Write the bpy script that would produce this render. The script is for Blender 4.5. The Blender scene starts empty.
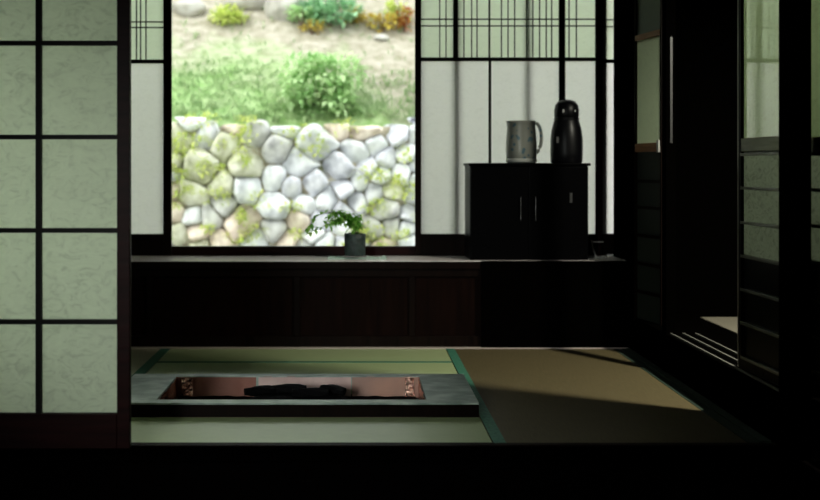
import bpy, bmesh, math, random
from mathutils import Vector, Matrix, noise
random.seed(7)
S = bpy.context.scene
C = S.collection
R = math.radians

# ------------------------------------------------------------ camera, sky, sun, lights, exposure
cam_d = bpy.data.cameras.new('camera')
cam = bpy.data.objects.new('camera', cam_d); C.objects.link(cam)
cam.location = (0, 0, 1.15); cam.rotation_euler = (R(90), 0, 0)
cam_d.sensor_width = 36; cam_d.lens = 936/820*36
cam_d.shift_x = 55/820; cam_d.shift_y = -82/820
cam_d.clip_end = 200
cam_d.dof.use_dof = True; cam_d.dof.focus_distance = 4.7; cam_d.dof.aperture_fstop = 1.3
S.camera = cam
S.view_settings.view_transform = 'Standard'; S.view_settings.look = 'None'
S.view_settings.exposure = 0.0; S.view_settings.gamma = 1; S.view_settings.use_curve_mapping = False
S.cycles.use_denoising = True
S.cycles.max_bounces = 10; S.cycles.diffuse_bounces = 5; S.cycles.glossy_bounces = 5
S.cycles.transparent_max_bounces = 12
S.cycles.sample_clamp_indirect = 6
S.cycles.caustics_reflective = False; S.cycles.caustics_refractive = False

W = bpy.data.worlds.new('sky'); S.world = W; W.use_nodes = True
wn = W.node_tree.nodes; wl = W.node_tree.links
bg = wn['Background']; bg.inputs['Strength'].default_value = 3.4
tc = wn.new('ShaderNodeTexCoord'); sx = wn.new('ShaderNodeSeparateXYZ'); cr = wn.new('ShaderNodeValToRGB')
wl.new(tc.outputs['Generated'], sx.inputs[0]); wl.new(sx.outputs['Z'], cr.inputs[0]); wl.new(cr.outputs[0], bg.inputs['Color'])
cr.color_ramp.elements[0].position = 0.0; cr.color_ramp.elements[0].color = (0.90, 0.92, 0.88, 1)
cr.color_ramp.elements[1].position = 0.9; cr.color_ramp.elements[1].color = (0.94, 0.97, 1.0, 1)

sun_d = bpy.data.lights.new('sun', 'SUN'); sun_d.energy = 2.3; sun_d.angle = R(18); sun_d.color = (1, 0.96, 0.88)
sun = bpy.data.objects.new('sun', sun_d); C.objects.link(sun)
sun.rotation_euler = Vector((0.45, 0.40, -0.80)).to_track_quat('-Z', 'Y').to_euler()

def area(name, loc, aim, sx_, sy_, e, col, spread=180):
    d = bpy.data.lights.new(name, 'AREA'); d.shape = 'RECTANGLE'; d.size = sx_; d.size_y = sy_
    d.energy = e; d.color = col; d.spread = R(spread)
    o = bpy.data.objects.new(name, d); C.objects.link(o); o.location = loc
    o.rotation_euler = (Vector(aim)-Vector(loc)).to_track_quat('-Z', 'Y').to_euler()
    return o
# daylight falling into the side room from its roof light, and into the front room from its open entrance
area('side_room_skylight', (2.85, 3.8, 2.68), (2.2, 4.6, 0.2), 0.16, 0.16, 58, (1.0, 0.97, 0.80), 115)
area('entrance_daylight', (-1.9, -0.9, 1.6), (0.0, 4.8, 0.3), 0.9, 1.2, 4.5, (0.95, 1.0, 0.94), 32)
area('added_screen_backlight', (-2.42, 5.0, 1.05), (-1.45, 3.8, 1.2), 0.9, 1.5, 15, (0.93, 1.0, 0.90), 80)  # unseen light added behind the near screen to brighten its paper

# ------------------------------------------------------------ helpers
def tag(o, label=None, cat=None, group=None, kind=None):
    if label: o['label'] = label
    if cat: o['category'] = cat
    if group: o['group'] = group
    if kind: o['kind'] = kind
    return o
def thing(name, label, cat, loc=(0,0,0), rz=0, group=None):
    o = bpy.data.objects.new(name, None); C.objects.link(o)
    o.location = loc; o.rotation_euler = (0, 0, rz); o.empty_display_size = .1
    return tag(o, label, cat, group)
def struct_empty(name, loc=(0,0,0)):
    o = bpy.data.objects.new(name, None); C.objects.link(o); o.location = loc
    return tag(o, kind='structure')
class MB:
    def __init__(s): s.v = []; s.f = []
    def add(s, vs, fs):
        b = len(s.v); s.v += [tuple(v) for v in vs]; s.f += [tuple(b+i for i in f) for f in fs]; return s
    def box(s, x0, x1, y0, y1, z0, z1):
        return s.add([(x0,y0,z0),(x1,y0,z0),(x1,y1,z0),(x0,y1,z0),(x0,y0,z1),(x1,y0,z1),(x1,y1,z1),(x0,y1,z1)],
              [(0,3,2,1),(4,5,6,7),(0,1,5,4),(1,2,6,5),(2,3,7,6),(3,0,4,7)])
    def tube(s, pts, rad, n=8, cap=True):
        pts = [Vector(p) for p in pts]; rings = []
        for i, p in enumerate(pts):
            t = (pts[min(i+1, len(pts)-1)] - pts[max(i-1, 0)]).normalized()
            a = Vector((0,0,1)) if abs(t.z) < .9 else Vector((1,0,0))
            u = t.cross(a).normalized(); w = t.cross(u)
            r = rad[i] if isinstance(rad, (list, tuple)) else rad
            rings.append([p + u*math.cos(2*math.pi*k/n)*r + w*math.sin(2*math.pi*k/n)*r for k in range(n)])
        vs = [v for r_ in rings for v in r_]; fs = []
        for i in range(len(pts)-1):
            for k in range(n):
                fs.append((i*n+k, i*n+(k+1)%n, (i+1)*n+(k+1)%n, (i+1)*n+k))
        if cap: fs += [tuple(range(n)), tuple(range((len(pts)-1)*n, len(pts)*n))[::-1]]
        return s.add(vs, fs)
    def lathe(s, prof, c=(0,0,0), n=32, fn=None):
        vs = []; fs = []
        for i, (r, z) in enumerate(prof):
            for k in range(n):
                a = 2*math.pi*k/n; rr = r if fn is None else r+fn(a, z)
                vs.append((c[0]+rr*math.cos(a), c[1]+rr*math.sin(a), c[2]+z))
        for i in range(len(prof)-1):
            for k in range(n):
                fs.append((i*n+k, i*n+(k+1)%n, (i+1)*n+(k+1)%n, (i+1)*n+k))
        fs += [tuple(range(n))[::-1], tuple(range((len(prof)-1)*n, len(prof)*n))]
        return s.add(vs, fs)
    def build(s, name, mat, parent=None, bevel=0, smooth=False, local=False):
        me = bpy.data.meshes.new(name); me.from_pydata(s.v, [], s.f)
        bm = bmesh.new(); bm.from_mesh(me); bmesh.ops.recalc_face_normals(bm, faces=bm.faces); bm.to_mesh(me); bm.free()
        if smooth:
            for p in me.polygons: p.use_smooth = True
        me.materials.append(mat)
        o = bpy.data.objects.new(name, me); C.objects.link(o)
        if parent is not None:
            o.parent = parent
            if not local:
                r = parent
                off = Vector((0,0,0))
                while r is not None: off += r.location; r = r.parent
                o.location = -off
        if bevel:
            m = o.modifiers.new('bevel', 'BEVEL'); m.width = bevel; m.segments = 2; m.limit_method = 'ANGLE'
        return o
def B(*a): return MB().box(*a)
def st(name, mb, mat, bevel=0, parent=None): return tag(mb.build(name, mat, parent, bevel), kind='structure')
D_ = 936.0
def X(px, d): return (px-355)/D_*d
def Z(py, d): return 1.15-(py-168)/D_*d

# ------------------------------------------------------------ materials
def mat(name, col, rough=.6, metal=0, spec=.5, bump=None, cols=None, nscale=8, stretch=(1,1,1), coat=0, ior=1.5):
    m = bpy.data.materials.new(name); m.use_nodes = True
    n = m.node_tree.nodes; l = m.node_tree.links; p = n['Principled BSDF']
    p.inputs['Base Color'].default_value = (*col, 1); p.inputs['Roughness'].default_value = rough
    p.inputs['Metallic'].default_value = metal; p.inputs['Specular IOR Level'].default_value = spec
    p.inputs['Coat Weight'].default_value = coat; p.inputs['IOR'].default_value = ior
    if cols or bump:
        t = n.new('ShaderNodeTexCoord'); mp = n.new('ShaderNodeMapping'); mp.inputs['Scale'].default_value = stretch
        l.new(t.outputs['Object'], mp.inputs[0])
        nz = n.new('ShaderNodeTexNoise'); nz.inputs['Scale'].default_value = nscale; nz.inputs['Detail'].default_value = 6
        l.new(mp.outputs[0], nz.inputs['Vector'])
        if cols:
            r = n.new('ShaderNodeValToRGB'); l.new(nz.outputs['Fac'], r.inputs[0]); l.new(r.outputs[0], p.inputs['Base Color'])
            e = r.color_ramp.elements
            while len(e) < len(cols): e.new(.5)
            for i, c in enumerate(cols):
                e[i].position = .3 + .4*i/(len(cols)-1); e[i].color = (*c, 1)
        if bump:
            b = n.new('ShaderNodeBump'); b.inputs['Strength'].default_value = bump; b.inputs['Distance'].default_value = .01
            l.new(nz.outputs['Fac'], b.inputs['Height']); l.new(b.outputs[0], p.inputs['Normal'])
    return m
def tatami(name, c1, c2, rough, along_x=True, spec=.5):
    m = bpy.data.materials.new(name); m.use_nodes = True
    n = m.node_tree.nodes; l = m.node_tree.links; p = n['Principled BSDF']
    p.inputs['Roughness'].default_value = rough; p.inputs['Specular IOR Level'].default_value = spec
    t = n.new('ShaderNodeTexCoord'); mp = n.new('ShaderNodeMapping')
    mp.inputs['Scale'].default_value = (3, 60, 1) if along_x else (60, 3, 1)
    l.new(t.outputs['Object'], mp.inputs[0])
    nz = n.new('ShaderNodeTexNoise'); nz.inputs['Scale'].default_value = 4; nz.inputs['Detail'].default_value = 5
    l.new(mp.outputs[0], nz.inputs['Vector'])
    r = n.new('ShaderNodeValToRGB'); r.color_ramp.elements[0].position = .3; r.color_ramp.elements[1].position = .7
    r.color_ramp.elements[0].color = (*c1, 1); r.color_ramp.elements[1].color = (*c2, 1)
    l.new(nz.outputs['Fac'], r.inputs[0]); l.new(r.outputs[0], p.inputs['Base Color'])
    w = n.new('ShaderNodeTexWave'); w.bands_direction = 'Y' if along_x else 'X'; w.inputs['Scale'].default_value = 90
    l.new(t.outputs['Object'], w.inputs['Vector'])
    b = n.new('ShaderNodeBump'); b.inputs['Strength'].default_value = .15; b.inputs['Distance'].default_value = .002
    l.new(w.outputs['Fac'], b.inputs['Height']); l.new(b.outputs[0], p.inputs['Normal'])
    return m
def paper(name, col, trans=.55, fleck=.12, scale=18):
    m = bpy.data.materials.new(name); m.use_nodes = True
    n = m.node_tree.nodes; l = m.node_tree.links; n.remove(n['Principled BSDF']); out = n['Material Output']
    t = n.new('ShaderNodeTexCoord'); mp = n.new('ShaderNodeMapping'); mp.inputs['Scale'].default_value = (1, 1, 1.6)
    l.new(t.outputs['Object'], mp.inputs[0])
    a = n.new('ShaderNodeTexNoise'); a.inputs['Scale'].default_value = scale; a.inputs['Detail'].default_value = 8; a.inputs['Distortion'].default_value = 2.2
    l.new(mp.outputs[0], a.inputs['Vector'])
    r = n.new('ShaderNodeValToRGB'); e = r.color_ramp.elements
    dark = tuple(c*(1-fleck*2.4) for c in col)
    e[0].position = .30; e[0].color = (*dark, 1); e[1].position = .46; e[1].color = (*[c*(1-fleck*.3) for c in col], 1)
    q = e.new(.66); q.color = (*[min(1, c*(1+fleck*.5)) for c in col], 1)
    l.new(a.outputs['Fac'], r.inputs[0])
    d = n.new('ShaderNodeBsdfDiffuse'); tr = n.new('ShaderNodeBsdfTranslucent'); mx = n.new('ShaderNodeMixShader'); mx.inputs[0].default_value = trans
    for s_ in (d, tr): l.new(r.outputs[0], s_.inputs['Color'])
    l.new(d.outputs[0], mx.inputs[1]); l.new(tr.outputs[0], mx.inputs[2]); l.new(mx.outputs[0], out.inputs['Surface'])
    return m
def glass(name, ior=1.45, tint=(.96, .98, .97), rough=0.0):
    m = bpy.data.materials.new(name); m.use_nodes = True
    n = m.node_tree.nodes; l = m.node_tree.links; n.remove(n['Principled BSDF']); out = n['Material Output']
    f = n.new('ShaderNodeFresnel'); f.inputs['IOR'].default_value = ior
    t = n.new('ShaderNodeBsdfTransparent'); t.inputs['Color'].default_value = (*tint, 1)
    g = n.new('ShaderNodeBsdfGlossy'); g.inputs['Roughness'].default_value = rough
    mx = n.new('ShaderNodeMixShader'); l.new(f.outputs[0], mx.inputs[0]); l.new(t.outputs[0], mx.inputs[1]); l.new(g.outputs[0], mx.inputs[2])
    l.new(mx.outputs[0], out.inputs['Surface'])
    return m
def leafmat(name, c1, c2, trans=.3):
    m = bpy.data.materials.new(name); m.use_nodes = True
    n = m.node_tree.nodes; l = m.node_tree.links; n.remove(n['Principled BSDF']); out = n['Material Output']
    g = n.new('ShaderNodeNewGeometry'); r = n.new('ShaderNodeValToRGB')
    r.color_ramp.elements[0].color = (*c1, 1); r.color_ramp.elements[1].color = (*c2, 1)
    l.new(g.outputs['Random Per Island'], r.inputs[0])
    d = n.new('ShaderNodeBsdfDiffuse'); tr = n.new('ShaderNodeBsdfTranslucent'); mx = n.new('ShaderNodeMixShader'); mx.inputs[0].default_value = trans
    for s_ in (d, tr): l.new(r.outputs[0], s_.inputs['Color'])
    l.new(d.outputs[0], mx.inputs[1]); l.new(tr.outputs[0], mx.inputs[2]); l.new(mx.outputs[0], out.inputs['Surface'])
    return m

M = dict(
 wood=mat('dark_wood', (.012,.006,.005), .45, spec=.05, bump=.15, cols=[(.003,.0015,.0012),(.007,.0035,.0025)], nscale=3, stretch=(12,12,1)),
 red=mat('red_brown_wood', (.05,.015,.012), .45, spec=.08, bump=.1, cols=[(.008,.002,.002),(.018,.004,.004)], nscale=3, stretch=(1,1,12)),
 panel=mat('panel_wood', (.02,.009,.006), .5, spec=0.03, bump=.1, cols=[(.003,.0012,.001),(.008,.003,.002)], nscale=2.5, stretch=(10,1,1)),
 sill=mat('sill_wood', (.2,.15,.14), .22, bump=.03, cols=[(.70,.64,.63),(.84,.79,.78)], nscale=4, stretch=(1,14,1)),
 muntin=mat('muntin_wood', (.004,.0035,.003), .5, spec=.12),
 lacquer=mat('black_lacquer', (.0012,.0012,.0015), .3, spec=.07),
 orange=mat('orange_brown_wood', (.28,.11,.045), .5, bump=.1, cols=[(.2,.08,.03),(.36,.15,.06)], nscale=6, stretch=(1,1,10)),
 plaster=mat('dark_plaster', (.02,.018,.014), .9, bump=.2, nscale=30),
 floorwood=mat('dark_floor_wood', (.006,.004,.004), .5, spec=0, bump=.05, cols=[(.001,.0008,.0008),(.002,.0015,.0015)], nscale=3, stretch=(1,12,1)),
 tat_green=tatami('green_rush', (.34,.42,.21), (.45,.53,.28), .36),
 tat_old=tatami('tan_rush', (.078,.062,.031), (.112,.09,.046), .6, False, .15),
 tat_side=tatami('pale_rush', (.17,.155,.12), (.23,.21,.16), .6, False),
 tat_left=tatami('greyed_rush', (.42,.40,.28), (.54,.50,.37), .5, False),
 teal=mat('teal_cloth_border', (.035,.16,.10), .7, bump=.3, cols=[(.02,.12,.075),(.06,.22,.14)], nscale=60),
 dkgreen=mat('dark_green_cloth_border', (.012,.03,.018), .8, bump=.3, nscale=60, cols=[(.009,.022,.013),(.018,.04,.024)]),
 board=mat('pale_edge_board', (.45,.38,.34), .4),
 slab=mat('grey_green_stone', (.17,.2,.17), .30, bump=.25, cols=[(.20,.27,.24),(.34,.42,.38),(.58,.66,.60)], nscale=9, stretch=(1,1.6,1)),
 copper=mat('copper', (.88,.60,.55), .42, metal=.5, bump=.25, nscale=9),
 cop1=mat('shaded_dark_copper', (.62,.30,.25), .4, metal=.3, bump=.2, cols=[(.30,.12,.09),(.72,.36,.30)], nscale=3),  # darker tone puts the shading of the left panel into its colour
 cop2=mat('pinkish_sheen_copper', (.95,.74,.70), .4, metal=.15, bump=.2, cols=[(.55,.34,.33),(.95,.72,.68)], nscale=5),  # lighter pink puts the sheen of the middle panel into its colour
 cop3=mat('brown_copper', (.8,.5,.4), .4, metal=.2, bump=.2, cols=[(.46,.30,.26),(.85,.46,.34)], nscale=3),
 copperh=mat('hammered_copper', (.95,.58,.48), .22, metal=.9, bump=1.0, nscale=55),
 ash=mat('black_ash', (.003,.003,.0035), .95, spec=.05, bump=.8, nscale=40),
 charcoal=mat('charcoal', (.003,.003,.0035), .8, spec=.08, bump=.6, nscale=60),
 metal=mat('pale_metal', (.45,.45,.43), .4, metal=.4),
 handle=mat('dull_metal', (.12,.12,.12), .4, metal=1),
 thermos=mat('black_plastic', (.003,.003,.004), .35, spec=.2),
 pot=mat('dark_glazed_pot', (.02,.035,.035), .45, bump=.8, nscale=35, cols=[(.010,.018,.018),(.035,.06,.055)]),
 cloth=mat('pale_green_cloth', (.42,.62,.52), .8, bump=.6, nscale=70, cols=[(.50,.74,.62),(.72,.88,.80)]),
 mint=paper('pale_green_cloth', (.85,1,.93), .85, .04, 40),
 greenpaper=paper('grey_green_paper', (.74,.82,.68), .75, .03),
 ghost=mat('grey_green_board', (.10,.13,.10), .5, bump=.1, nscale=5),
 near_black=mat('near_black_board', (.0008,.0007,.0006), .7, spec=0),  # near-black board; the deep dark of unlit parts is put into its colour
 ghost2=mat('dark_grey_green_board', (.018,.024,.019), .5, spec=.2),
 olive=mat('olive_rail_wood', (.22,.22,.12), .45, bump=.1, cols=[(.16,.16,.08),(.28,.27,.16)], nscale=5, stretch=(1,1,10)),
 slat=mat('polished_slat_wood', (.15,.15,.13), .25, bump=.1, nscale=8),
 paper=paper('white_shoji_paper', (.97,.97,.94), .97, .02),
 paper_up=paper('grass_light_tinted_shoji_paper', (.90,.95,.84), .96, .02),  # green tint puts light bounced off the grass into the paper colour
 washi=paper('flecked_washi_paper', (.71,.76,.65), .62, .065, 14),
 glass=glass('window_glass'),
 mirror=glass('dark_backed_glass', 3.0),
 gravel=mat('pale_gravel', (.6,.6,.56), .9, bump=.6, nscale=60, cols=[(.42,.42,.38),(.7,.7,.66)]),
 smoked=paper('dim_frosted_pane', (.72,.86,.62), .6, .05),
 smoked2=paper('dark_frosted_pane', (.34,.38,.32), .5, .15),
 joint=mat('sandy_joint_earth', (.5,.46,.36), .95, bump=.6, nscale=6, cols=[(.16,.19,.08),(.34,.30,.22),(.60,.56,.42)]),
 bankrock=mat('grey_brown_rock', (.4,.38,.34), .9, bump=.5, nscale=4, cols=[(.20,.19,.17),(.36,.34,.30),(.48,.47,.44)]),
 soil=mat('soil', (.32,.27,.2), .95, bump=.6, nscale=3, cols=[(.12,.14,.06),(.2,.17,.12),(.34,.36,.2)]),
)
def sheen_pane():
    m = paper('reflecting_green_pane', (.60,.70,.51), .6, .05); n = m.node_tree.nodes; l = m.node_tree.links
    out = n['Material Output']; src = out.inputs['Surface'].links[0].from_socket
    g = n.new('ShaderNodeBsdfGlossy'); g.inputs['Roughness'].default_value = .04
    mx = n.new('ShaderNodeMixShader'); mx.inputs[0].default_value = .5
    l.new(src, mx.inputs[1]); l.new(g.outputs[0], mx.inputs[2]); l.new(mx.outputs[0], out.inputs['Surface'])
    return m
M['sheen'] = sheen_pane()
def grass_ground():
    m = bpy.data.materials.new('grassy_bank'); m.use_nodes = True
    n = m.node_tree.nodes; l = m.node_tree.links; p = n['Principled BSDF']; p.inputs['Roughness'].default_value = .95
    p.inputs['Specular IOR Level'].default_value = .1
    t = n.new('ShaderNodeTexCoord')
    a = n.new('ShaderNodeTexNoise'); a.inputs['Scale'].default_value = .9; a.inputs['Detail'].default_value = 5; a.inputs['Distortion'].default_value = .4
    f = n.new('ShaderNodeTexNoise'); f.inputs['Scale'].default_value = 9; f.inputs['Detail'].default_value = 6
    for q in (a, f): l.new(t.outputs['Object'], q.inputs['Vector'])
    g = n.new('ShaderNodeValToRGB'); g.color_ramp.elements[0].position = .3; g.color_ramp.elements[1].position = .7
    g.color_ramp.elements[0].color = (.20,.35,.11,1); g.color_ramp.elements[1].color = (.37,.49,.25,1)
    b = n.new('ShaderNodeValToRGB'); b.color_ramp.elements[0].position = .3; b.color_ramp.elements[1].position = .7
    b.color_ramp.elements[0].color = (.24,.22,.16,1); b.color_ramp.elements[1].color = (.40,.37,.31,1)
    l.new(f.outputs['Fac'], g.inputs[0]); l.new(f.outputs['Fac'], b.inputs[0])
    # bare earth higher up the bank (object z), grass lower down, broken by noise
    s = n.new('ShaderNodeSeparateXYZ'); l.new(t.outputs['Object'], s.inputs[0])
    mz = n.new('ShaderNodeMath'); mz.operation = 'MULTIPLY_ADD'; mz.inputs[1].default_value = 1.35; mz.inputs[2].default_value = -3.3
    l.new(s.outputs['Z'], mz.inputs[0])
    mx0 = n.new('ShaderNodeMath'); mx0.operation = 'MULTIPLY_ADD'; mx0.inputs[1].default_value = .22; l.new(s.outputs['X'], mx0.inputs[0]); l.new(mz.outputs[0], mx0.inputs[2])
    ma = n.new('ShaderNodeMath'); ma.operation = 'MULTIPLY_ADD'; ma.inputs[1].default_value = 2.6; l.new(a.outputs['Fac'], ma.inputs[0]); l.new(mx0.outputs[0], ma.inputs[2])
    cl = n.new('ShaderNodeMapRange'); cl.inputs[1].default_value = .35; cl.inputs[2].default_value = 1.15; l.new(ma.outputs[0], cl.inputs[0])
    mx = n.new('ShaderNodeMixRGB'); l.new(cl.outputs[0], mx.inputs[0]); l.new(g.outputs[0], mx.inputs[1]); l.new(b.outputs[0], mx.inputs[2])
    l.new(mx.outputs[0], p.inputs['Base Color'])
    bp = n.new('ShaderNodeBump'); bp.inputs['Strength'].default_value = .7; bp.inputs['Distance'].default_value = .05
    l.new(f.outputs['Fac'], bp.inputs['Height']); l.new(bp.outputs[0], p.inputs['Normal'])
    return m
M['bank'] = grass_ground()
def stonemat(name, c1, c2, c3):
    c1, c2, c3 = [tuple((.80, 1.12, 1.32)[(c1, c2, c3).index(c)]*q for q in c) for c in (c1, c2, c3)]
    return mat(name, c2, .85, bump=.5, cols=[c1, c2, c3], nscale=6, spec=.2)
STONES = [stonemat('white_grey_stone', (.42,.44,.46), (.62,.64,.66), (.76,.77,.78)),
          stonemat('blue_grey_stone', (.34,.35,.40), (.52,.53,.58), (.69,.69,.73)),
          stonemat('pinkish_tan_stone', (.38,.31,.25), (.58,.49,.41), (.72,.65,.57)),
          stonemat('mossy_stone', (.34,.36,.20), (.56,.56,.44), (.70,.70,.62)),
          stonemat('mid_grey_stone', (.30,.30,.30), (.48,.48,.47), (.62,.62,.60))]
LEAF = dict(bush=leafmat('bright_green_leaves', (.32,.54,.22), (.66,.80,.48), .4), weed=leafmat('yellow_green_leaves', (.38,.50,.10), (.72,.76,.26)),
            autumn=leafmat('ochre_leaves', (.42,.28,.05), (.60,.52,.12)), grass=leafmat('grass_blades', (.22,.36,.15), (.44,.53,.31)),
            cool=leafmat('grey_green_leaves', (.14,.34,.16), (.42,.66,.40)), pot=leafmat('glossy_plant_leaves', (.12,.38,.05), (.50,.85,.22), .7),
            rust=leafmat('rust_leaves', (.40,.10,.04), (.35,.20,.05)))

# ------------------------------------------------------------ room shell
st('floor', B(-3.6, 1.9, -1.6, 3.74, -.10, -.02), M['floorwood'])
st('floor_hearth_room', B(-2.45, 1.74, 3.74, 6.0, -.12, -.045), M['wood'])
st('floor_side_room', MB().box(1.885, 2.19, 3.2, 5.98, -.10, .20).box(1.766, 1.885, 3.87, 5.98, -.10, .20).box(1.766, 2.0, 3.87, 5.98, .20, .216), M['near_black'], .003)
st('trim_1', MB().box(-2.45, 1.745, 3.86, 3.90, -.045, .006), M['panel'], .002)
st('trim_13', B(-2.45, 1.745, 3.745, 3.86, -.045, .002), M['near_black'])
st('trim_2', B(-2.45, 1.745, 5.955, 5.998, -.045, .006), M['board'], .001)
st('trim_3', B(1.7, 1.748, 3.93, 5.95, -.045, .004), M['dkgreen'])
st('trim_4', B(-3.6, 1.9, 3.745, 3.86, 2.04, 2.19), M['wood'], .003)
# step up into the side room with its riser and the sliding tracks
st('trim_5', B(1.75, 1.765, 3.87, 5.84, -.045, .216), M['near_black'])
for k, xx in enumerate((1.765, 1.835, 1.905)):
    st('trim_%d' % (6+k), B(xx, xx+.012, 3.87, 5.25, .216, .226), M['slat'], .001)
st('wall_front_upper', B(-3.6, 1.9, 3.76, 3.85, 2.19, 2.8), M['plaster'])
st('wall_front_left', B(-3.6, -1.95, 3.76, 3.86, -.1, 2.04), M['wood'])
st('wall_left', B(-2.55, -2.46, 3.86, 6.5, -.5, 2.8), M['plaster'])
st('wall_entrance', B(-3.7, -3.6, -1.6, 3.86, -.5, 2.8), M['wood'])
st('wall_rear', B(-3.7, 3.7, -1.7, -1.6, -.5, 2.8), M['wood'])
st('wall_right', B(1.9, 1.99, -1.6, 3.4, -.1, 2.8), M['near_black'])
st('wall_far_side', B(3.5, 3.6, 3.1, 6.1, -.1, 2.8), M['near_black'])
st('wall_side_rear', B(1.99, 3.5, 3.1, 3.2, -.1, 2.8), M['near_black'])
st('wall_side_end', B(1.89, 3.5, 5.99, 6.09, -.1, 2.8), M['near_black'])
st('ceiling', B(-3.7, 3.7, -1.7, 6.75, 2.8, 2.9), M['wood'])
st('roof', B(-4.2, 4.2, -2.2, 6.78, 2.95, 3.1), M['wood'])
# wall under the window: framed timber panelling
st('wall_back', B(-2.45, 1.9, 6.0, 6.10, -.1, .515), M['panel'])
frm = MB().box(-2.45, 1.745, 5.985, 6.0, .006, .075).box(-2.45, 1.745, 5.985, 6.0, .455, .515)
for px in (150, 297, 412, 484, 560): frm.box(X(px,6)-.02, X(px,6)+.02, 5.988, 6.0, .075, .455)
frm.box(-2.45, 1.745, 5.970, 5.979, .505, .552)
st('trim_9', frm, M['wood'], .003)
st('trim_10', B(-2.45, 1.745, 5.98, 6.335, .515, .556), M['sill'], .004)      # window seat board
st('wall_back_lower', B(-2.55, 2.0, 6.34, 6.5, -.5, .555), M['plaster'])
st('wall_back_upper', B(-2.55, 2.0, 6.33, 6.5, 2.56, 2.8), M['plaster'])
# posts
st('wall_corner_post', B(1.75, 1.95, 5.86, 6.34, -.1, 2.8), M['near_black'], .004)
st('wall_back_corner', B(1.83, 2.0, 6.345, 6.5, .5, 2.6), M['near_black'])
st('wall_doorway_post', B(X(663,5.3), X(663,5.3)+.055, 5.25, 5.32, .0, 2.8), M['near_black'], .003)
st('wall_front_post', B(1.746, 1.825, 3.74, 3.86, -.1, 2.8), M['near_black'], .003)
st('trim_15', B(X(481,5.97), 1.745, 5.962, 5.969, .006, .558), M['near_black'])  # added black sheet that darkens the sill edge and panelling below the cabinet
st('trim_14', B(1.83, 1.85, 3.86, 3.955, .2, 2.5), M['near_black'])  # filler added to stop light leaking between door leaf and post
st('wall_side_upper', B(1.75, 1.95, 3.86, 5.86, 2.3, 2.8), M['plaster'])

# picture window: frame and panes, behind the sliding screens
w1 = struct_empty('window_1', (0, 6.42, .555))
f = MB().box(-2.45, 1.72, 6.385, 6.45, .555, .614).box(-2.45, 1.72, 6.385, 6.45, 2.5, 2.56).box(-2.45, -2.40, 6.385, 6.45, .614, 2.5).box(1.68, 1.72, 6.385, 6.45, .614, 2.5)
f.build('window_frame', M['red'], w1, .003)
for px, w in ((167.5, .012), (418.5, .012), (455.8, .018), (526.5, .014)):
    B(X(px,6.42)-w, X(px,6.42)+w, 6.384, 6.41, .62, 2.49).build('window_post', M['wood'], w1)
B(-2.40, 1.68, 6.414, 6.418, .614, 2.5).build('window_pane', M['glass'], w1)

# ------------------------------------------------------------ far screens at the window
def far_screen(name, label, x0, x1, y0, y1, stiles, verts_up, verts_low, z_rail, z_dbl, lower_y):
    zb, zt = .562, 2.5
    root = thing(name, label, 'sliding screen', ((x0+x1)/2, (y0+y1)/2, zb), group='paper screens at the far window')
    fr = MB()
    for a, b in stiles: fr.box(a, b, y0, y1, zb, zt)
    sa, sb = stiles[0][1], stiles[-1][0]
    fr.box(sa, sb, y0, y1, zb, Z(234, 6.35)); fr.box(sa, sb, y0, y1, zt-.05, zt)
    fr.build('frame', M['wood'], root, .002)
    B(sa, sb, y0+.003, y1-.003, z_rail-.012, z_rail+.012).build('middle_rail', M['muntin'], root)
    g = MB()
    for px, w in verts_up: g.box(X(px,6.35)-w, X(px,6.35)+w, y0+.006, y0+.016, z_rail+.012, zt-.05)
    for z in z_dbl: g.box(sa, sb, y0+.005, y0+.015, z-.004, z+.004)
    g.build('upper_lattice', M['muntin'], root)
    if verts_low:
        g = MB()
        for px, w in verts_low: g.box(X(px,6.35)-w, X(px,6.35)+w, y0+.004, y0+.016, Z(234,6.35), z_rail-.012)
        g.build('muntin', M['muntin'], root)
    B(sa, sb, lower_y, lower_y+.001, Z(234, 6.35), z_rail-.012).build('lower_paper', M['paper'], root)
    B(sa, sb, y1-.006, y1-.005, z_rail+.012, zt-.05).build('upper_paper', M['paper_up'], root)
    return root
e = 6.35
zr, zd = Z(59.3, e), (Z(19.3, e), Z(26, e))
T, K = .0035, .016
far_screen('shoji_screen', 'wide white paper screen with fine lattice top, right of the clear window behind the cabinet',
    X(415,e), X(565,e), 6.338, 6.368, [(X(415,e), X(421,e)), (X(559,e), X(564.3,e))],
    [(p, T) for p in (439.7,446,463.9,471.6,477,501.4,508,514.6,526.6,532.8,539.5,546.2,551.6)] + [(455.5,K), (489.3,.006)],
    [(489.8, .009)], zr, zd, 6.355)
far_screen('shoji_screen', 'narrow paper screen strip in the right corner, beside the black flask, red-edged stile',
    X(564.6,e), X(601.5,e), 6.338, 6.368, [(X(564.6,e), X(565,e)), (X(595.5,e), X(601.5,e))],
    [(p, T) for p in (569, 576.3)], [], zr, zd, 6.355)
far_screen('shoji_screen', 'sliver of paper screen farthest right, tight against the corner post',
    X(602,e), X(622,e), 6.372, 6.383, [(X(602,e), X(603.5,e)), (X(619,e), X(622,e))], [(616, T)], [], zr-.01, (Z(19,e), Z(26,e)), 6.376)
far_screen('shoji_screen', 'narrow white paper screen left of the clear window, partly behind the near gridded screen',
    X(10,e), X(171.5,e), 6.338, 6.368, [(X(10,e), X(17,e)), (X(163.5,e), X(171.5,e))],
    [(p, T) for p in (136.5,140.6,146)] + [(98, K)], [(52, .009), (98, .009)], Z(61.5, e), (Z(22, e), Z(27.6, e)), 6.355)
# slim stile of red-brown wood in the corner
st('trim_11', B(X(598.5,6.33), X(601,6.33), 6.330, 6.337, .56, 2.5), M['red'])

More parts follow.
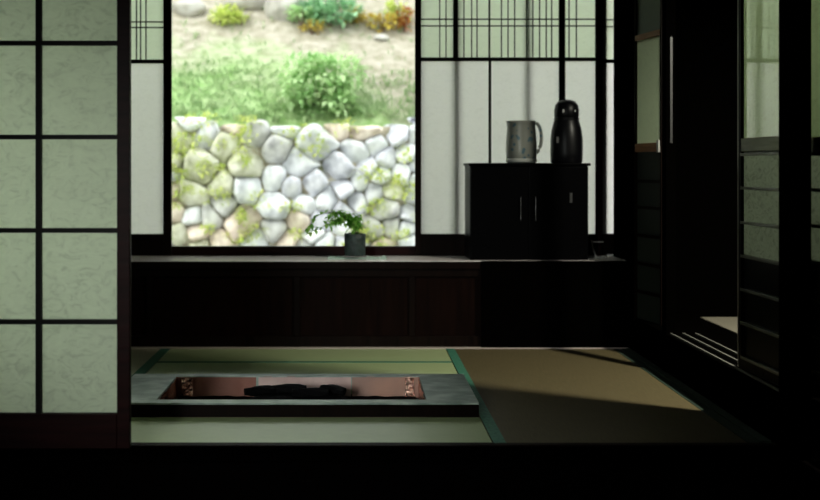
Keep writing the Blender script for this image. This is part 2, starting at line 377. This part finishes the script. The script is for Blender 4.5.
# ------------------------------------------------------------ near gridded paper screen on the left
root = thing('shoji_screen', 'large near paper screen with dark square grid, flecked paper, along the left edge', 'sliding screen', (-1.43, 3.81, .012))
y0, y1 = 3.795, 3.825
e2 = 3.8
xs0, xs1 = -1.945, X(130, e2)
zb0, zb1 = .012, Z(413.5, e2)
MB().box(xs0, xs0+.06, y0, y1, zb0, 2.035).box(X(117,e2), xs1, y0, y1, zb0, 2.035).box(xs0+.06, X(117,e2), y0, y1, zb0, zb1).box(xs0+.06, X(117,e2), y0, y1, 1.99, 2.035).build('frame', M['red'], root, .003)
g = MB()
for yy in (43, 137, 230.5, 322): g.box(xs0+.06, X(117,e2), y0+.003, y1-.010, Z(yy,e2)-.0095, Z(yy,e2)+.0095)
g.build('horizontal_muntin', M['muntin'], root)
g = MB()
for px in (38.5, -39): g.box(X(px,e2)-.0115, X(px,e2)+.0115, y0+.001, y1-.010, zb1, 1.99)
g.build('vertical_muntin', M['muntin'], root)
B(xs0+.06, X(117,e2), y1-.009, y1-.008, zb1, 1.99).build('paper', M['washi'], root)
t_ = MB().lathe([(.0, 0), (.016, 0), (.019, .002), (.019, .003), (0, .003)], n=20)
# ------------------------------------------------------------ tatami mats
def mat_thing(label, x0, x1, ya, yb, m, borders):
    r = thing('tatami_mat', label, 'straw mat', ((x0+x1)/2, (ya+yb)/2, -.045), group='straw mats of the hearth room')
    B(x0, x1, ya, yb, -.045, 0).build('rush_surface', m, r, .002)
    for (a, b, c, d, bm_) in borders:
        B(a, b, c, d, -.002, .0025).build('cloth_border', bm_, r)
    return r
mat_thing('green straw mat strip farthest back, against the pale edge board under the window', -1.17, .575, 5.535, 5.95, M['tat_green'], [(-1.17,.575,5.535,5.56,M['teal'])])
mat_thing('green straw mat directly behind the stone hearth rim', -1.17, .575, 4.945, 5.53, M['tat_green'], [])
mat_thing('green straw mat in front of the hearth, by the dark threshold', -1.17, .575, 3.905, 4.318, M['tat_green'], [(-1.17,.575,3.905,3.915,M['dkgreen'])])
mat_thing('tan straw mat on the right with a wedge of light across it', .58, 1.695, 3.905, 5.95, M['tat_old'], [(.58,.632,3.905,5.95,M['teal']), (1.643,1.695,3.905,5.95,M['dkgreen'])])
mat_thing('pale straw mat at far left, teal edge showing beside the hearth', -2.45, -1.175, 3.93, 5.95, M['tat_left'], [(-1.235,-1.175,3.93,5.95,M['teal'])])
r = thing('tatami_mat', 'small pale patch of straw mat in the dark side room beyond the doorway', 'straw mat', (2.8, 4.6, .1))
B(2.2, 3.48, 3.25, 5.97, .10, .2).build('rush_surface', M['tat_side'], r, .002)

# ------------------------------------------------------------ hearth
hr = thing('sunken_hearth', 'long sunken hearth with grey stone rim and copper lining, set in the green mats', 'hearth', (-.27, 4.63, -.045))
ox0, ox1, oy0, oy1 = -1.16, .572, 4.325, 4.935
ix0, ix1, iy0, iy1 = -.93, .335, 4.385, 4.872
zt = .065
rim = MB().box(ox0, ix0, oy0, oy1, .0, zt).box(ix1, ox1, oy0, oy1, .0, zt).box(ix0, ix1, oy0, iy0, .0, zt).box(ix0, ix1, iy1, oy1, .0, zt)
rim.build('stone_rim', M['slab'], hr)
B(ox0, ox1, oy0-.006, oy0-.0005, .0005, zt-.008).build('front_board', M['wood'], hr, .001)
for a, b, cm in ((ix0, X(256,4.87), M['cop1']), (X(258.5,4.87), X(351,4.87), M['cop2']), (X(352,4.87), ix1, M['cop3'])):  # the three panel tones stand in for shading and reflections along the copper
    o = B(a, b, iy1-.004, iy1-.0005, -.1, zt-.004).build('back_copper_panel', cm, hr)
def hammered(name, xa):
    nx, nz = 24, 10; vs = []; fs = []
    for i in range(nx+1):
        for j in range(nz+1):
            yy = iy0+(iy1-.006-iy0)*i/nx; zz = -.1+(zt-.004+.1)*j/nz
            vs.append((xa + (.010*noise.noise(Vector((yy*45, zz*45, xa*9)))), yy, zz))
    for i in range(nx):
        for j in range(nz):
            a = i*(nz+1)+j; fs.append((a, a+1, a+nz+2, a+nz+1))
    return MB().add(vs, fs).build(name, M['copperh'], hr, smooth=True)
hammered('side_copper_panel', ix0+.006); hammered('side_copper_panel', ix1-.006)
def crumple(xa, xb):
    nx, nz = 16, 14; vs = []; fs = []
    for i in range(nx+1):
        for j in range(nz+1):
            xx = xa+(xb-xa)*i/nx; zz = -.1+(zt+.096)*j/nz
            vs.append((xx, iy1-.014+.009*noise.noise(Vector((xx*70, zz*70, 5))), zz))
    for i in range(nx):
        for j in range(nz):
            a = i*(nz+1)+j; fs.append((a, a+1, a+nz+2, a+nz+1))
    return MB().add(vs, fs).build('corner_copper_strip', M['copperh'], hr)
crumple(X(182,4.87), X(193,4.87)); crumple(X(405,4.87), X(414,4.87))
B(ix0, ix1, iy0+.0005, iy0+.004, -.1, zt-.004).build('front_copper_panel', M['copper'], hr)
for px in (291, 268, 370.5, 408):
    B(X(px,4.87)-.02, X(px,4.87)+.02, iy1-.006, iy1+.004, zt-.002, zt+.002).build('copper_clip', M['board'], hr)
# ash bed and charcoal
nx, ny = 70, 30; vs = []; fs = []
def ash_h(x, y):
    b = -.035
    cx = X(298, 4.62)
    t = max(0, 1-((x-cx)/.27)**4) * max(0, 1-((y-4.64)/.17)**2)
    return b + .066*min(1, t*1.3) + .008*noise.noise(Vector((x*16, y*16, 1)))
for i in range(nx+1):
    for j in range(ny+1):
        x = ix0+.02+(ix1-ix0-.04)*i/nx; y = iy0+.012+(iy1-iy0-.024)*j/ny
        vs.append((x, y, ash_h(x, y)))
for i in range(nx):
    for j in range(ny):
        a = i*(ny+1)+j; fs.append((a, a+ny+1, a+ny+2, a+1))
tag(MB().add(vs, fs).build('ash', M['ash'], None, smooth=True), 'black ash bed heaped in the middle of the copper hearth', 'ash', kind='stuff')
ash_base = B(ix0+.02, ix1-.02, iy0+.012, iy1-.012, -.1, -.05)
ash_base.build('pit_floor', M['ash'], hr)
CL = [(-.47, 4.63, .5, .16, 'short charcoal log lying leftmost on the ash heap'), (-.34, 4.66, -.3, .20, 'charcoal log with raised end, second from left on the ash'),
      (-.22, 4.60, .15, .18, 'charcoal log in the centre of the ash heap'), (-.11, 4.66, -.6, .14, 'charcoal log tilted at the right end of the ash heap')]
for x, y, a, L, lab in CL:
    n = 9; vs = []; fs = []; SEG = 6
    for i in range(SEG+1):
        for k in range(n):
            th = 2*math.pi*k/n; rr = .021*(1+.18*math.sin(3*th+i)+.1*random.random())*(.8 if i in (0, SEG) else 1)
            vs.append(((i/SEG-.5)*L, rr*math.cos(th), rr*math.sin(th)))
    for i in range(SEG):
        for k in range(n): fs.append((i*n+k, i*n+(k+1)%n, (i+1)*n+(k+1)%n, (i+1)*n+k))
    fs += [tuple(range(n)), tuple(range(SEG*n, SEG*n+n))]
    o = MB().add(vs, fs).build('charcoal_log', M['charcoal'])
    o.location = (x, y, ash_h(x, y)+.019); o.rotation_euler = (0, .08*math.sin(a*5), a)
    tag(o, lab, 'charcoal', 'charcoal logs in the hearth')

# ------------------------------------------------------------ cabinet and things on it
cy0, cy1 = 6.02, 6.325
cx0, cx1 = X(469, cy0), X(590, cy0)
ct = Z(163, cy0)
cab = thing('lacquer_cabinet', 'black lacquered two-door cabinet standing on the window seat board', 'cabinet', ((cx0+cx1)/2, (cy0+cy1)/2, .556))
B(cx0+.008, cx1-.008, cy0+.012, cy1, .556, ct-.018).build('body', M['lacquer'], cab, .003)
B(cx0-.002, cx1+.004, cy0-.004, cy1, ct-.018, ct).build('top_board', M['lacquer'], cab, .004)
mid = X(528.5, cy0)
for a, b, hx in ((cx0+.012, mid-.002, X(521, 6)), (mid+.002, cx1-.012, X(536, 6))):
    d = MB().box(a, b, cy0, cy0+.011, .575, ct-.024).build('door', M['lacquer'], cab, .003)
    MB().tube([(hx, cy0-.002, Z(221,6)), (hx, cy0-.012, Z(220,6)), (hx, cy0-.012, Z(198,6)), (hx, cy0-.002, Z(197,6))], .0035).build('handle', M['handle'], d)
MB().box(X(570.5,6), X(573,6), cy0-.003, cy0-.0005, Z(203,6), Z(193,6)).build('highlight_strip', M['handle'], cab)  # thin metal strip standing in for a highlight on the right door

jm = bpy.data.materials.new('painted_jug_glaze'); jm.use_nodes = True
n = jm.node_tree.nodes; l = jm.node_tree.links; p = n['Principled BSDF']; p.inputs['Roughness'].default_value = .3
t = n.new('ShaderNodeTexCoord'); v = n.new('ShaderNodeTexVoronoi'); v.inputs['Scale'].default_value = 26; v.feature = 'SMOOTH_F1'
s = n.new('ShaderNodeSeparateXYZ'); l.new(t.outputs['Object'], s.inputs[0]); l.new(t.outputs['Object'], v.inputs['Vector'])
rr = n.new('ShaderNodeValToRGB'); rr.color_ramp.elements[0].position = .2; rr.color_ramp.elements[0].color = (.08,.15,.19,1)
rr.color_ramp.elements[1].position = .3; rr.color_ramp.elements[1].color = (.25,.26,.23,1)
l.new(v.outputs['Distance'], rr.inputs[0]); l.new(rr.outputs[0], p.inputs['Base Color'])
jx, jy = X(521.5, 6.16), 6.165
js = 6.16/D_
jug = thing('ceramic_jug', 'grey-white ceramic jug with blue painted marks and a loop handle, on the black cabinet', 'jug', (jx, jy, ct))
H = 42*js; Rj = 15*js
prof = [(0,0), (Rj*.90,0), (Rj*.98,.01), (Rj*1.03,H*.3), (Rj*1.0,H*.6), (Rj*.92,H*.85), (Rj*.94,H*.97), (Rj*.97,H), (Rj*.9,H), (Rj*.86,H*.9), (Rj*.9,H*.5), (0,H*.12)]
def spout(a, z):
    w = max(0, math.cos(a-math.pi))**6
    return .006*w*max(0, (z/H-.75)*4)
MB().lathe(prof, n=48, fn=spout).build('body', jm, jug, smooth=True, local=True)
pts = []
for k in range(13):
    a = R(-80+160*k/12); pts.append((Rj*.9+ math.cos(a)*.043, 0, H*.60 + math.sin(a)*H*.36))
MB().tube(pts, .011, 10).build('handle', jm, jug, smooth=True, local=True)
MB().lathe([(0,.004),(Rj*.99,.004),(Rj*1.02,.012),(Rj*1.02,.022),(Rj*.99,.03),(0,.03)], n=40).build('foot_ring', mat('pale_glaze', (.4,.41,.38), .4), jug, smooth=True, local=True)

tx, ty = X(566.5, 6.17), 6.17
fl = thing('vacuum_flask', 'tall black vacuum flask with a domed lid, on the cabinet beside the jug', 'flask', (tx, ty, ct))
k_ = 6.17/D_
MB().lathe([(0,0),(14.6*k_,0),(15.6*k_,.008),(16*k_,10*k_),(15.8*k_,24*k_),(14.6*k_,34*k_),(12.4*k_,42*k_),(11.2*k_,45*k_),(0,45*k_)], n=48).build('body', M['thermos'], fl, smooth=True, local=True)
MB().lathe([(0,45*k_),(11.4*k_,45*k_),(12.2*k_,47*k_),(12.2*k_,53*k_),(11.2*k_,58*k_),(8.5*k_,61.5*k_),(4*k_,63.2*k_),(0,63.4*k_)], n=48).build('lid', M['thermos'], fl, smooth=True, local=True)
MB().lathe([(0,43.4*k_),(12.5*k_,43.4*k_),(12.5*k_,45*k_),(0,45*k_)], n=48).build('collar_ring', M['thermos'], fl, local=True)
MB().box(-6.6*k_, -5*k_, -12.6*k_, -11.5*k_, 50*k_, 53*k_).build('catch', M['metal'], fl, local=True)
MB().box(5.4*k_, 6.6*k_, -12.4*k_, -11.3*k_, 50.5*k_, 52.5*k_).build('catch', M['metal'], fl, local=True)
MB().box(-12.4*k_, -10.4*k_, -12.1*k_, -10.9*k_, 20*k_, 26*k_).build('label_mark', M['handle'], fl, local=True)

# pale bracket in the corner, on the seat board
lt = thing('metal_bracket', 'small pale metal bracket in the corner right of the black cabinet', 'bracket', (X(598,6.2), 6.2, .556))
zz = lambda y: Z(y, 6.2)
MB().box(X(592,6.2), X(605,6.2), 6.195, 6.21, .556, .564).build('foot', M['metal'], lt, .001)
MB().tube([(X(596,6.2),6.203,.56), (X(593,6.2),6.203,zz(248)), (X(591.5,6.2),6.203,zz(240))], .004, 8).tube([(X(591.5,6.2),6.203,zz(242)), (X(603.5,6.2),6.203,zz(242))], .004, 8).build('arm', M['metal'], lt)

# ------------------------------------------------------------ potted plant on a cloth
px_, py_ = X(355, 6.15), 6.15
cl = []
nxc, nyc = 40, 16; vs = []; fs = []
cxa, cxb = X(328, 6.15), X(386, 6.15)
for i in range(nxc+1):
    for j in range(nyc+1):
        u, w_ = i/nxc, j/nyc
        ed = .004*noise.noise(Vector((u*7, w_*7, 0)))
        vs.append((cxa+(cxb-cxa)*u, py_-.07+.14*w_+ed, .5575+.022*abs(noise.noise(Vector((u*14, w_*6, 3))))*(1 if abs(u-.47) > .19 else .1)))
for i in range(nxc):
    for j in range(nyc):
        a = i*(nyc+1)+j; fs.append((a, a+nyc+1, a+nyc+2, a+1))
o = MB().add(vs, fs).build('table_cloth', M['mint'], smooth=True)
md = o.modifiers.new('solid', 'SOLIDIFY'); md.thickness = .015; md.offset = 1
tag(o, 'small pale green crinkled cloth lying under the dark plant pot', 'cloth')
pr = thing('potted_plant', 'small dark pot with a green plant arching to the left, on a pale cloth', 'plant', (px_, py_, .5755))
Hp = 22*6.15/D_; Rp = 10.6*6.15/D_
MB().lathe([(0,0),(Rp*.93,0),(Rp*.97,.006),(Rp*1.0,Hp*.5),(Rp*1.02,Hp*.97),(Rp*1.0,Hp),(Rp*.88,Hp),(Rp*.84,Hp*.85),(0,Hp*.82)], n=40, fn=lambda a, z: .0012*math.sin(a*16)).build('pot', M['pot'], pr, smooth=True, local=True)
st_ = MB(); lv = MB()
def leaf(mb, p, d, L, w, up=Vector((0,0,1)), droop=.3):
    d = d.normalized(); s_ = d.cross(up)
    if s_.length < 1e-3: s_ = Vector((1,0,0))
    s_.normalize(); nn = s_.cross(d)
    a = p; b = p+d*L*.45+nn*L*.08; c = p+d*L-nn*L*droop
    mb.add([a, b+s_*w*.5, c, b-s_*w*.5, b-nn*w*.12], [(0,1,4), (1,2,4), (2,3,4), (3,0,4)])
U = 6.15/D_
def plantpath(pts):
    return [Vector((((a-355)*U), (random.random()-.5)*.02, (257-b)*U-.0035)) for a, b in pts]
stems = [[(356,236),(354,226),(346,219),(336,214),(326,214)], [(357,236),(357,224),(350,215),(338,213),(332,213)], [(354,236),(350,228),(343,222),(331,221),(328,226)],
         [(357,236),(360,226),(358,219),(352,214)], [(326,214),(319,216),(313,220),(310,227)], [(328,224),(320,230),(312,232),(306,236)], [(334,214),(326,222),(330,228)], [(356,236),(356,228),(352,222),(349,218)]]
for spx in stems:
    pp = plantpath(spx)
    for q in pp: q.y += 0
    st_.tube(pp, .0022, 6)
    for i in range(len(pp)-1):
        for t2 in (0.05, .3, .55, .8):
            if spx[0][1] == 236 and i == 0 and t2 < .5: continue
            pos = pp[i].lerp(pp[i+1], t2); dr = Vector((random.uniform(-1,.8), random.uniform(-.9,.9), random.uniform(-.8,.7)))
            leaf(lv, pos, dr, random.uniform(.040,.058), random.uniform(.024,.034))
for k in range(130):
    a_ = random.uniform(334, 361); b_ = random.uniform(214, 224) + max(0, (a_-346))*random.uniform(0, .8)
    pos = Vector(((a_-355)*U, random.uniform(-.03,.03), (257-b_)*U))
    leaf(lv, pos, Vector((random.uniform(-1,1), random.uniform(-1,1), random.uniform(-.9,.5))), random.uniform(.040,.058), random.uniform(.024,.034))
st_.build('stem', mat('plant_stem', (.05,.10,.03), .6), pr, smooth=True, local=True)
lv.build('foliage', LEAF['pot'], pr, local=True)

# ------------------------------------------------------------ right side: narrow glazed panel, sliding doors
pl = thing('reflection_panel', 'narrow slat-footed panel beside the doorway, its pale paper and orange-brown rails standing in for a reflection', 'screen panel', (1.755, 5.845, .2), rz=R(-76.5))
wd = .303  # paper and rails stand in for a reflection in this leaf's glass
def pz(y): return Z(y, 5.8)-.2
MB().box(0, .012, -.012, .012, 0, 2.3).box(wd-.014, wd, -.012, .012, 0, 2.3).build('frame', M['wood'], pl, .001, local=True)
MB().box(.012, wd-.014, -.014, .012, pz(40.5), pz(35)).build('upper_rail', M['orange'], pl, .001, local=True)
MB().box(.012, wd-.014, -.014, .012, pz(152), pz(143.5)).build('lower_rail', M['orange'], pl, .001, local=True)
MB().box(.012, wd-.014, .002, .003, pz(143.5), pz(40.5)).build('paper', M['greenpaper'], pl, local=True)
MB().box(.012, wd-.014, .002, .005, pz(35), 2.3).build('upper_board', M['ghost'], pl, local=True)
MB().box(.012, wd-.014, .002, .006, 0, pz(152)).build('lower_board', M['ghost2'], pl, local=True)
for y in (181, 207, 235, 263, 291): MB().box(.012, wd-.014, -.012, .001, pz(y)-.01, pz(y)+.01).build('slat', M['wood'], pl, local=True)
MB().box(wd-.030, wd-.008, -.026, -.013, pz(153), pz(141)).build('latch', M['metal'], pl, .002, local=True)
st('trim_12', B(X(670,5.248), X(672.3,5.248), 5.243, 5.249, Z(143,5.25), Z(37,5.25)), M['handle'])  # strip shaped to stand in for the glint along the doorway post

def slat_door(label, loc, rz, L, zs, zmid, pane_from, pane_to, low_lit, top=2.28):
    # leaf runs along +Y from its near end, faces -X; local z measured from its foot
    d = thing('sliding_door', label, 'sliding door', loc, rz, 'glazed sliding doors on the right')
    MB().box(-.012, .012, L-.034, L, 0, top).build('far_stile', M['wood'], d, .002, local=True)
    MB().box(-.012, .012, 0, pane_from, 0, top).build('near_stile', M['wood'], d, .002, local=True)
    MB().box(-.012, .012, pane_from, L-.034, 0, .05).box(-.012, .012, pane_from, L-.034, top-.05, top).build('end_rail', M['wood'], d, .001, local=True)
    MB().box(-.012, .012, pane_from, L-.034, zmid[0], zmid[1]).build('middle_rail', M['olive'], d, .002, local=True)
    MB().box(.002, .005, pane_from, L-.034, zmid[1], top-.05).build('glass_pane', M['sheen'], d, local=True)
    MB().box(.0025, .0035, pane_from, L-.034, low_lit, zmid[0]).build('lower_frosted_pane', M['smoked2'], d, local=True)
    MB().box(.002, .006, pane_from, L-.034, .05, low_lit).build('lower_board', M['lacquer'], d, local=True)
    for z in zs: MB().box(-.016, .002, pane_from, L-.034, z-.007, z+.007).build('slat', M['slat'], d, .001, local=True)
    MB().box(-.0135, -.012, L-.008, L-.001, 0, top).build('edge_strip', M['board'], d, local=True)
    return d
zf = .228
dz = slat_door('glass sliding door reflecting the paper screens, slatted lower half, right of the dark doorway',
    (1.806, 3.93, zf), R(1.86), .425, [Z(y, 4.12)-zf for y in (154, 189, 225, 260, 295, 330, 366)],
    (Z(151,4.12)-zf, Z(137,4.12)-zf), .014, .38, Z(262,4.12)-zf)
slat_door('second sliding door leaf at the extreme right edge, behind the front post',
    (1.872, 3.36, zf), 0, .53, [Z(y, 3.8)-zf for y in (154, 190, 226, 262, 300, 336, 372)],
    (Z(153,3.8)-zf, Z(137,3.8)-zf), .05, .38, Z(262,3.8)-zf)

# ------------------------------------------------------------ outdoors
def bank_z(x, y):
    t = y-9.75
    t = max(0, t); z = 1.60 + .80*min(t, 3.0) + .08*max(0, t-3.0)
    return z + .07*noise.noise(Vector((x*.8, y*.8, 2))) + .03*noise.noise(Vector((x*3, y*3, 5)))
vs = []; fs = []; nx, ny = 110, 80
for i in range(nx+1):
    for j in range(ny+1):
        x = -9+16*i/nx; y = 9.78+(13*(j/ny)**1.3)
        vs.append((x, y-(.05 if j == 0 else 0), bank_z(x, y)-(.5 if j == 0 else 0)))
for i in range(nx):
    for j in range(ny):
        a = i*(ny+1)+j; fs.append((a, a+ny+1, a+ny+2, a+1))
tag(MB().add(vs, fs).build('hillside', M['bank'], smooth=True), kind='structure')
tag(B(-9, 7, 6.55, 9.9, -.6, -.5).build('ground', M['gravel']), kind='structure')

# dry stone wall: irregular cells, each a rounded stone
WX0, WX1, WZ0, WZ1 = -4.2, 3.2, -.5, 1.66
pts = []
tries = 0
while tries < 16000:
    tries += 1
    p_ = (random.uniform(WX0, WX1), random.uniform(WZ0, WZ1))
    big = noise.noise(Vector((p_[0]*.9, p_[1]*.9, 8)))
    md_ = random.choice((.13,.17,.21,.26,.33))+.05*big
    if all(((p_[0]-q[0])*.74)**2+(p_[1]-q[1])**2 > ((md_+q[2])/2)**2 for q in pts): pts.append((*p_, md_))
def clip(poly, a, b, c):  # keep a*x+b*z <= c
    out = []
    for i in range(len(poly)):
        P, Q = poly[i], poly[(i+1) % len(poly)]
        dp, dq = a*P[0]+b*P[1]-c, a*Q[0]+b*Q[1]-c
        if dp <= 0: out.append(P)
        if dp*dq < 0:
            t = dp/(dp-dq); out.append((P[0]+(Q[0]-P[0])*t, P[1]+(Q[1]-P[1])*t))
    return out
cells = []
for i, p_ in enumerate(pts):
    poly = [(WX0,WZ0),(WX1,WZ0),(WX1,WZ1-.03+.05*math.sin(p_[0]*37)),(WX0,WZ1-.03+.05*math.sin(p_[0]*37))]
    for j, q in enumerate(pts):
        if i == j or abs(q[0]-p_[0]) > 1 or abs(q[1]-p_[1]) > 1: continue
        a, b = q[0]-p_[0], q[1]-p_[1]
        wgt = (p_[2]-q[2])*.25
        m_ = ((p_[0]+q[0])/2 + a*wgt, (p_[1]+q[1])/2 + b*wgt)
        poly = clip(poly, a, b, a*m_[0]+b*m_[1])
        if len(poly) < 3: break
    if len(poly) >= 3: cells.append((p_, poly))
def stone_mesh(poly, seed, off=0.0):
    cx = sum(p[0] for p in poly)/len(poly); cz = sum(p[1] for p in poly)/len(poly)
    # resample outline with rounded corners
    P = [Vector((p[0]-cx, p[1]-cz)) for p in poly]
    for _ in range(2):
        Q = []
        for i in range(len(P)):
            a, b = P[i], P[(i+1) % len(P)]
            k1 = random.uniform(.07,.28); Q += [a.lerp(b, k1), a.lerp(b, 1-k1)]
        P = Q
    n = len(P); vs = []; fs = []
    rr = sum(p.length for p in P)/n
    depth = min(.13, rr*.6)*random.uniform(.6, 1.3)
    tilt = (random.uniform(-.7,.7), random.uniform(-.7,.7))
    for (sc, dy) in ((.86, 0), (.985, .25), (.96, .6), (.80, .9), (.42, 1.0)):
        for p in P:
            q = p*sc
            nz = noise.noise(Vector((q.x*9+seed, q.y*9, dy*2)))*.30
            vs.append((q.x*(1+nz*.5), -(depth*(dy+nz*.8)+ (q.x*tilt[0]+q.y*tilt[1])*dy), q.y*(1+nz*.5)))
    for k in range(4):
        for i in range(n): fs.append((k*n+i, k*n+(i+1)%n, (k+1)*n+(i+1)%n, (k+1)*n+i))
    vs.append((0, -depth*1.02, 0)); c = len(vs)-1
    for i in range(n): fs.append((4*n+i, 4*n+(i+1)%n, c))
    return vs, fs, cx, cz
WY = 9.72
def wall_y(z): return WY + .10*(z+.5)/2.1 - .10
sw = thing('stone_wall', 'dry stone retaining wall of pale rounded rocks, outside below the grassy bank', 'stone wall', (-.6, WY, -.5))
B(WX0, WX1, WY, WY+.06, WZ0, WZ1-.08).build('backing_earth', M['joint'], sw)
def rank(c):
    x, z = c[0][0], c[0][1]
    inside = -2.05 < x < .85 and z > .22
    return (not inside, -c[0][2])
cells.sort(key=rank)
rest = MB()
for i, (p_, poly) in enumerate(cells):
    vs, fs, cx, cz = stone_mesh(poly, i*1.7)
    if i < 100:
        mossy = noise.noise(Vector((cx*1.3, cz*1.3, 4))) + (-.25 if cx > -.2 else .15)
        r_ = random.random()
        mt = STONES[3] if (mossy > .22 and r_ < .6) else (STONES[0] if r_ < .42 else STONES[1] if r_ < .64 else STONES[2] if r_ < .86 else STONES[4])
        o = MB().add(vs, fs).build('stone', mt, sw, smooth=True, local=True)
        o.location = Vector((cx, WY, cz)) - Vector(sw.location)
    else:
        rest.add([(v[0]+cx, v[1]+WY, v[2]+cz) for v in vs], fs)
tag(rest.build('stone', STONES[4], sw, smooth=True), kind='stuff')

# plants outdoors
def foliage(mb, c, rx, ry, rz, n, L, shell=.5):
    for _ in range(n):
        while True:
            v = Vector((random.uniform(-1,1), random.uniform(-1,1), random.uniform(-.8,1)))
            if shell < v.length < 1: break
        pos = Vector((c[0]+v.x*rx, c[1]+v.y*ry, c[2]+v.z*rz))
        d = (v + Vector((random.uniform(-.7,.7), random.uniform(-.7,.7), random.uniform(-.2,.9))))
        leaf(mb, pos, d, L*random.uniform(.7,1.3), L*.5)
def shrub(name, label, cat, c, r3, blobs, n, L, lm, group=None):
    t = thing(name, label, cat, (c[0], c[1], c[2]-r3[2]), group=group)
    mb = MB()
    for _ in range(blobs):
        b = (c[0]+random.uniform(-.6,.6)*r3[0], c[1]+random.uniform(-.5,.5)*r3[1], c[2]+random.uniform(-.55,.65)*r3[2])
        s_ = random.uniform(.3,.5)
        foliage(mb, b, r3[0]*s_, r3[1]*s_, r3[2]*s_, n//blobs, L)
    mb.build('foliage', lm, t)
    sm = MB()
    for k in range(5):
        a = random.uniform(0, 6.28)
        sm.tube([(c[0], c[1], c[2]-r3[2]-.06), (c[0]+math.cos(a)*r3[0]*.2, c[1]+math.sin(a)*r3[1]*.2, c[2]-.2*r3[2]), (c[0]+math.cos(a)*r3[0]*.5, c[1]+math.sin(a)*r3[1]*.5, c[2]+.5*r3[2])], [.012,.008,.004], 6)
    sm.build('stem', mat('twig_bark', (.14,.10,.07), .9), t)
    return t
d_ = 9.95
shrub('leafy_bush', 'bright green leafy bush growing on top of the stone wall', 'bush', (X(324,d_), d_, Z(92,d_)), (.46, .3, .40), 16, 1500, .115, LEAF['bush'])
def on_bank(px, py):
    y = 9.8
    while y < 22:
        if bank_z(X(px,y), y) >= Z(py, y): break
        y += .02
    return X(px, y), y, bank_z(X(px,y), y)
for px, py, r3, n, L, lm, nm, lab in (
    (243, 18, (.44,.2,.11), 500, .07, 'weed', 'low_shrub', 'low yellow-green shrub high on the bank, left of centre'),
    (330, 20, (.42,.25,.24), 700, .09, 'cool', 'leafy_shrub', 'grey-green shrub high on the bank, above the big bush'),
    (302, 22, (.20,.15,.13), 250, .07, 'bush', 'low_shrub', 'small fresh green shrub high on the bank, between two larger ones'),
    (352, 18, (.18,.15,.13), 200, .08, 'autumn', 'low_shrub', 'ochre-leaved shrub high on the bank, right of the grey-green one'),
    (313, 28, (.20,.12,.08), 160, .06, 'autumn', 'low_shrub', 'low ochre plant creeping below the grey-green shrub'),
    (382, 26, (.22,.15,.12), 200, .08, 'autumn', 'low_shrub', 'ochre plant on bare earth near the right window edge'),
    (404, 26, (.12,.12,.14), 160, .07, 'rust', 'low_shrub', 'rust-red plant at the upper right corner of the view'),
    (398, 14, (.16,.12,.14), 160, .08, 'weed', 'low_shrub', 'yellow-green plant just above the rust-red one')):
    x, y, z = on_bank(px, py+6)
    shrub(nm, lab, 'shrub', (x, y, z+r3[2]*.9), r3, 9, n, L, LEAF[lm], 'shrubs on the bank')
# boulders on the bank
for px, py, s3, mt, lab in ((250, 6, (.34,.2,.14), 4, 'pale boulder on the bank behind the low yellow-green shrub'),
                            (284, 14, (.22,.2,.24), 4, 'brownish grey boulder high on the bank, right of the pale boulder'),
                            (190, 12, (.22,.18,.13), 4, 'pale rock high on the bank, nearest the left window stile'),
                            (381, 40, (.10,.08,.05), 4, 'small dark-edged rock on the bare earth at right')):
    x, y, z = on_bank(px, py)
    bm = bmesh.new(); bmesh.ops.create_icosphere(bm, subdivisions=3, radius=1)
    for v in bm.verts:
        k = 1+.25*noise.noise(v.co*1.6+Vector((px, 0, 0))); v.co = Vector((v.co.x*s3[0]*k, v.co.y*s3[1]*k, v.co.z*s3[2]*k))
    me = bpy.data.meshes.new('boulder'); bm.to_mesh(me); bm.free(); me.materials.append(M['bankrock'])
    for p in me.polygons: p.use_smooth = True
    o = bpy.data.objects.new('boulder', me); C.objects.link(o); o.location = (x, y, z+s3[2]*.3)
    tag(o, lab, 'boulder', 'rocks on the bank')
# grass on the bank
mb = MB()
for _ in range(9000):
    x = random.uniform(-3.4, 2.2); y = 9.8+2.9*random.random()**1.3
    z = bank_z(x, y)
    k = noise.noise(Vector((x*.8, y*.8, 11)))
    if z > 2.35+.5*k or (x > .2 and z > 2.15+.4*k): 
        if random.random() < .9: continue
    for q in range(2):
        leaf(mb, Vector((x+random.uniform(-.03,.03), y, z-.01)), Vector((random.uniform(-.7,.7), random.uniform(-.8,.2), 1)), random.uniform(.05,.12), .014)
tag(mb.build('grass', LEAF['grass']), 'short light green grass over the lower bank above the wall', 'grass', kind='stuff')
# weeds in the wall joints
mb = MB()
for _ in range(160):
    x = random.uniform(-2.2, 1.1); z = random.uniform(.25, 1.66)
    dens = noise.noise(Vector((x*1.1, z*1.3, 4))) + (.30 if x < -.35 else -.08)
    if random.random() > .30+dens: continue
    foliage(mb, (x, WY-.15, z), random.uniform(.04,.20), .06, random.uniform(.03,.10), 40, .055, .1)
tag(mb.build('wall_weeds', LEAF['weed']), 'yellow-green weeds and moss sprouting from the joints of the stone wall', 'weeds', kind='stuff')
